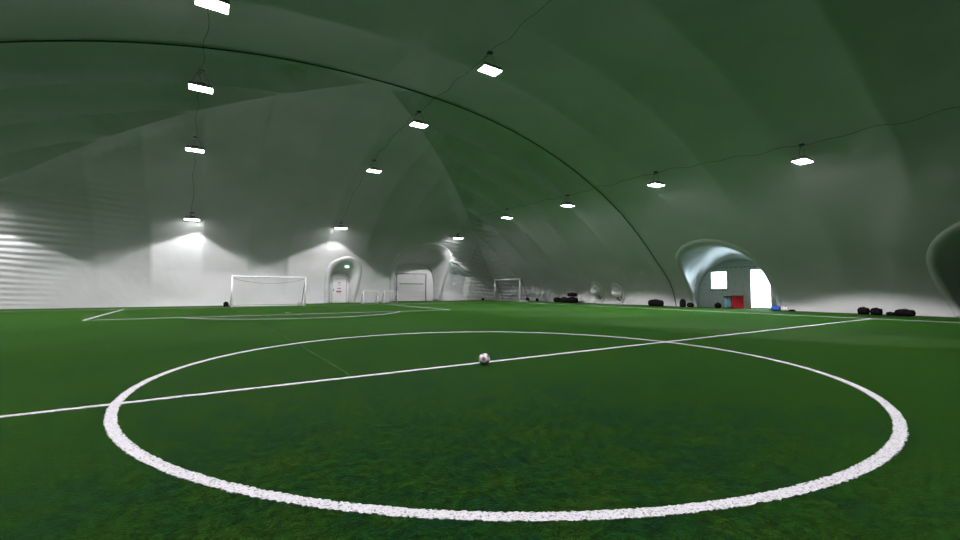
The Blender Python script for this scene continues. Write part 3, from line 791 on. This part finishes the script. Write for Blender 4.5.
# round black ball bag
t = thing('ball_bag', 'round black bag at the left of the grey teal bag', 'bag', (29.05, 10.50, 0))
bm = bmesh.new(); bmesh.ops.create_uvsphere(bm, u_segments=20, v_segments=14, radius=.25)
for v in bm.verts:
    v.co.z = max(-.21, v.co.z*.9); v.co *= 1+.04*math.sin(5*math.atan2(v.co.y, v.co.x))
bmesh.ops.translate(bm, vec=(0, 0, .21), verts=bm.verts[:]); obj('bag_body', bm, 'black', t, True)
bm = bmesh.new(); tube(bm, [(0, 0, .42), (-.04, .02, .50), (.05, 0, .50), (0, 0, .42)], .015, 6); obj('drawstring', bm, 'strap', t, True)
duffel('small blue sports bag on the turf right of the entrance arch', .55, .34, .36, (28.75, 6.35, 0), PI/2, 'blue', 'sports_bag')
def shoe(label, loc, rz, m):
    t = thing('sports_shoe', label, 'shoe', loc, rz)
    bm = bmesh.new(); rings = []
    for u, w, h in [(-.15, .03, .10), (-.14, .06, .20), (-.06, .075, .19), (.02, .08, .14), (.12, .085, .10), (.19, .06, .08), (.22, .02, .05)]:
        rings.append([Vector((u, w*math.cos(a), .035+h*.5*(1+math.sin(a)))) for a in [2*PI*j/12 for j in range(12)]])
    R = loft(bm, rings, True); bm.faces.new(R[0][::-1]); bm.faces.new(R[-1]); obj('upper', bm, m, t, True)
    bm = bmesh.new(); box(bm, (.03, 0, .02), (.38, .15, .04), .01); obj('sole', bm, 'strap', t)
    return t
duffel('pale small bag with dark base right of the blue sports bag', .42, .30, .30, (28.80, 5.80, 0), PI/2, 'pale', 'sports_bag')
duffel('flat dark bag right of the pale small bag', .36, .12, .26, (28.75, 5.35, 0), PI/2, 'black2', 'sports_bag', .03)
duffel('left black duffel of the touching pair beyond the touchline corner', .54, .42, .46, (28.3, 1.48, 0), PI/2)
duffel('right black duffel of the touching pair beyond the touchline corner', .54, .40, .46, (28.3, .90, 0), PI/2, 'black2')
duffel('flat little black bag left of the rightmost duffel', .36, .20, .32, (28.35, .30, 0), PI/2, 'black', 'sports_bag', .04)
duffel('rightmost black duffel bag at the foot of the right wall', .85, .38, .46, (28.25, -.33, 0), PI/2+.08, 'black2')
backpack('small dark bag right beside the parked goal, nearer the goal', (27.9, 32.55, 0), .3, .42, .45)
backpack('small dark bag a step right of the parked goal', (28.0, 30.9, 0), -.4, .40, .36)
backpack('tiny dark bag left of the parked goal in the far corner', (25.2, 38.2, 0), .2, .3, .35)
backpack('dark round bag leaning at the left post of the wide goal', (-3.45, 32.1, 0), .5, .42, .36)
duffel('small white bag behind the right post of the wide goal', .35, .25, .25, (2.05, 32.4, 0), 0, 'pale', 'sports_bag', .04)

# ---------------------------------------------------------------- daylight outside the glass
w = bpy.data.worlds.new('overcast_sky'); bpy.context.scene.world = w; w.use_nodes = True
nt = w.node_tree; bg = nt.nodes['Background']
sky = nt.nodes.new('ShaderNodeTexSky'); sky.sky_type = 'HOSEK_WILKIE'; sky.turbidity = 8; sky.sun_direction = (.2, -.3, .93)
mx = nt.nodes.new('ShaderNodeMix'); mx.data_type = 'RGBA'; mx.inputs[0].default_value = .85; mx.inputs[7].default_value = (.80, .93, 1, 1)
nt.links.new(sky.outputs[0], mx.inputs[6]); nt.links.new(mx.outputs[2], bg.inputs['Color']); bg.inputs['Strength'].default_value = 20
for (y, z, sy, sz) in ((11.39, 2.25, 1.28, 1.40), (8.2, 1.53, 1.5, 3.0)):
    ld = bpy.data.lights.new('daylight_portal', 'AREA'); ld.shape = 'RECTANGLE'; ld.size = sz; ld.size_y = sy; ld.cycles.is_portal = True
    lo = bpy.data.objects.new('daylight_portal', ld); C.objects.link(lo); lo.location = (31.15, y, z); lo.rotation_euler = (0, math.radians(90), 0)

# ---------------------------------------------------------------- camera
cd = bpy.data.cameras.new('camera'); cam = bpy.data.objects.new('camera', cd); C.objects.link(cam)
cd.sensor_width = 36; cd.lens = 423.754/960*36; cd.clip_end = 400
fw = Vector((.5481132, .83525811, .04376988)); r2 = Vector((.83600359, -.54871943, .00223337)); u2 = Vector((-.02588283, -.03536764, .99903914))
cam.matrix_world = Matrix(((r2.x, u2.x, -fw.x, CAM.x), (r2.y, u2.y, -fw.y, CAM.y), (r2.z, u2.z, -fw.z, CAM.z), (0, 0, 0, 1)))
sc = bpy.context.scene; sc.camera = cam
sc.view_settings.view_transform = 'Standard'; sc.view_settings.look = 'None'; sc.view_settings.gamma = 1; sc.view_settings.exposure = EXPOSURE
sc.view_settings.use_curve_mapping = False
sc.cycles.max_bounces = 10; sc.cycles.diffuse_bounces = 6; sc.cycles.sample_clamp_indirect = 8
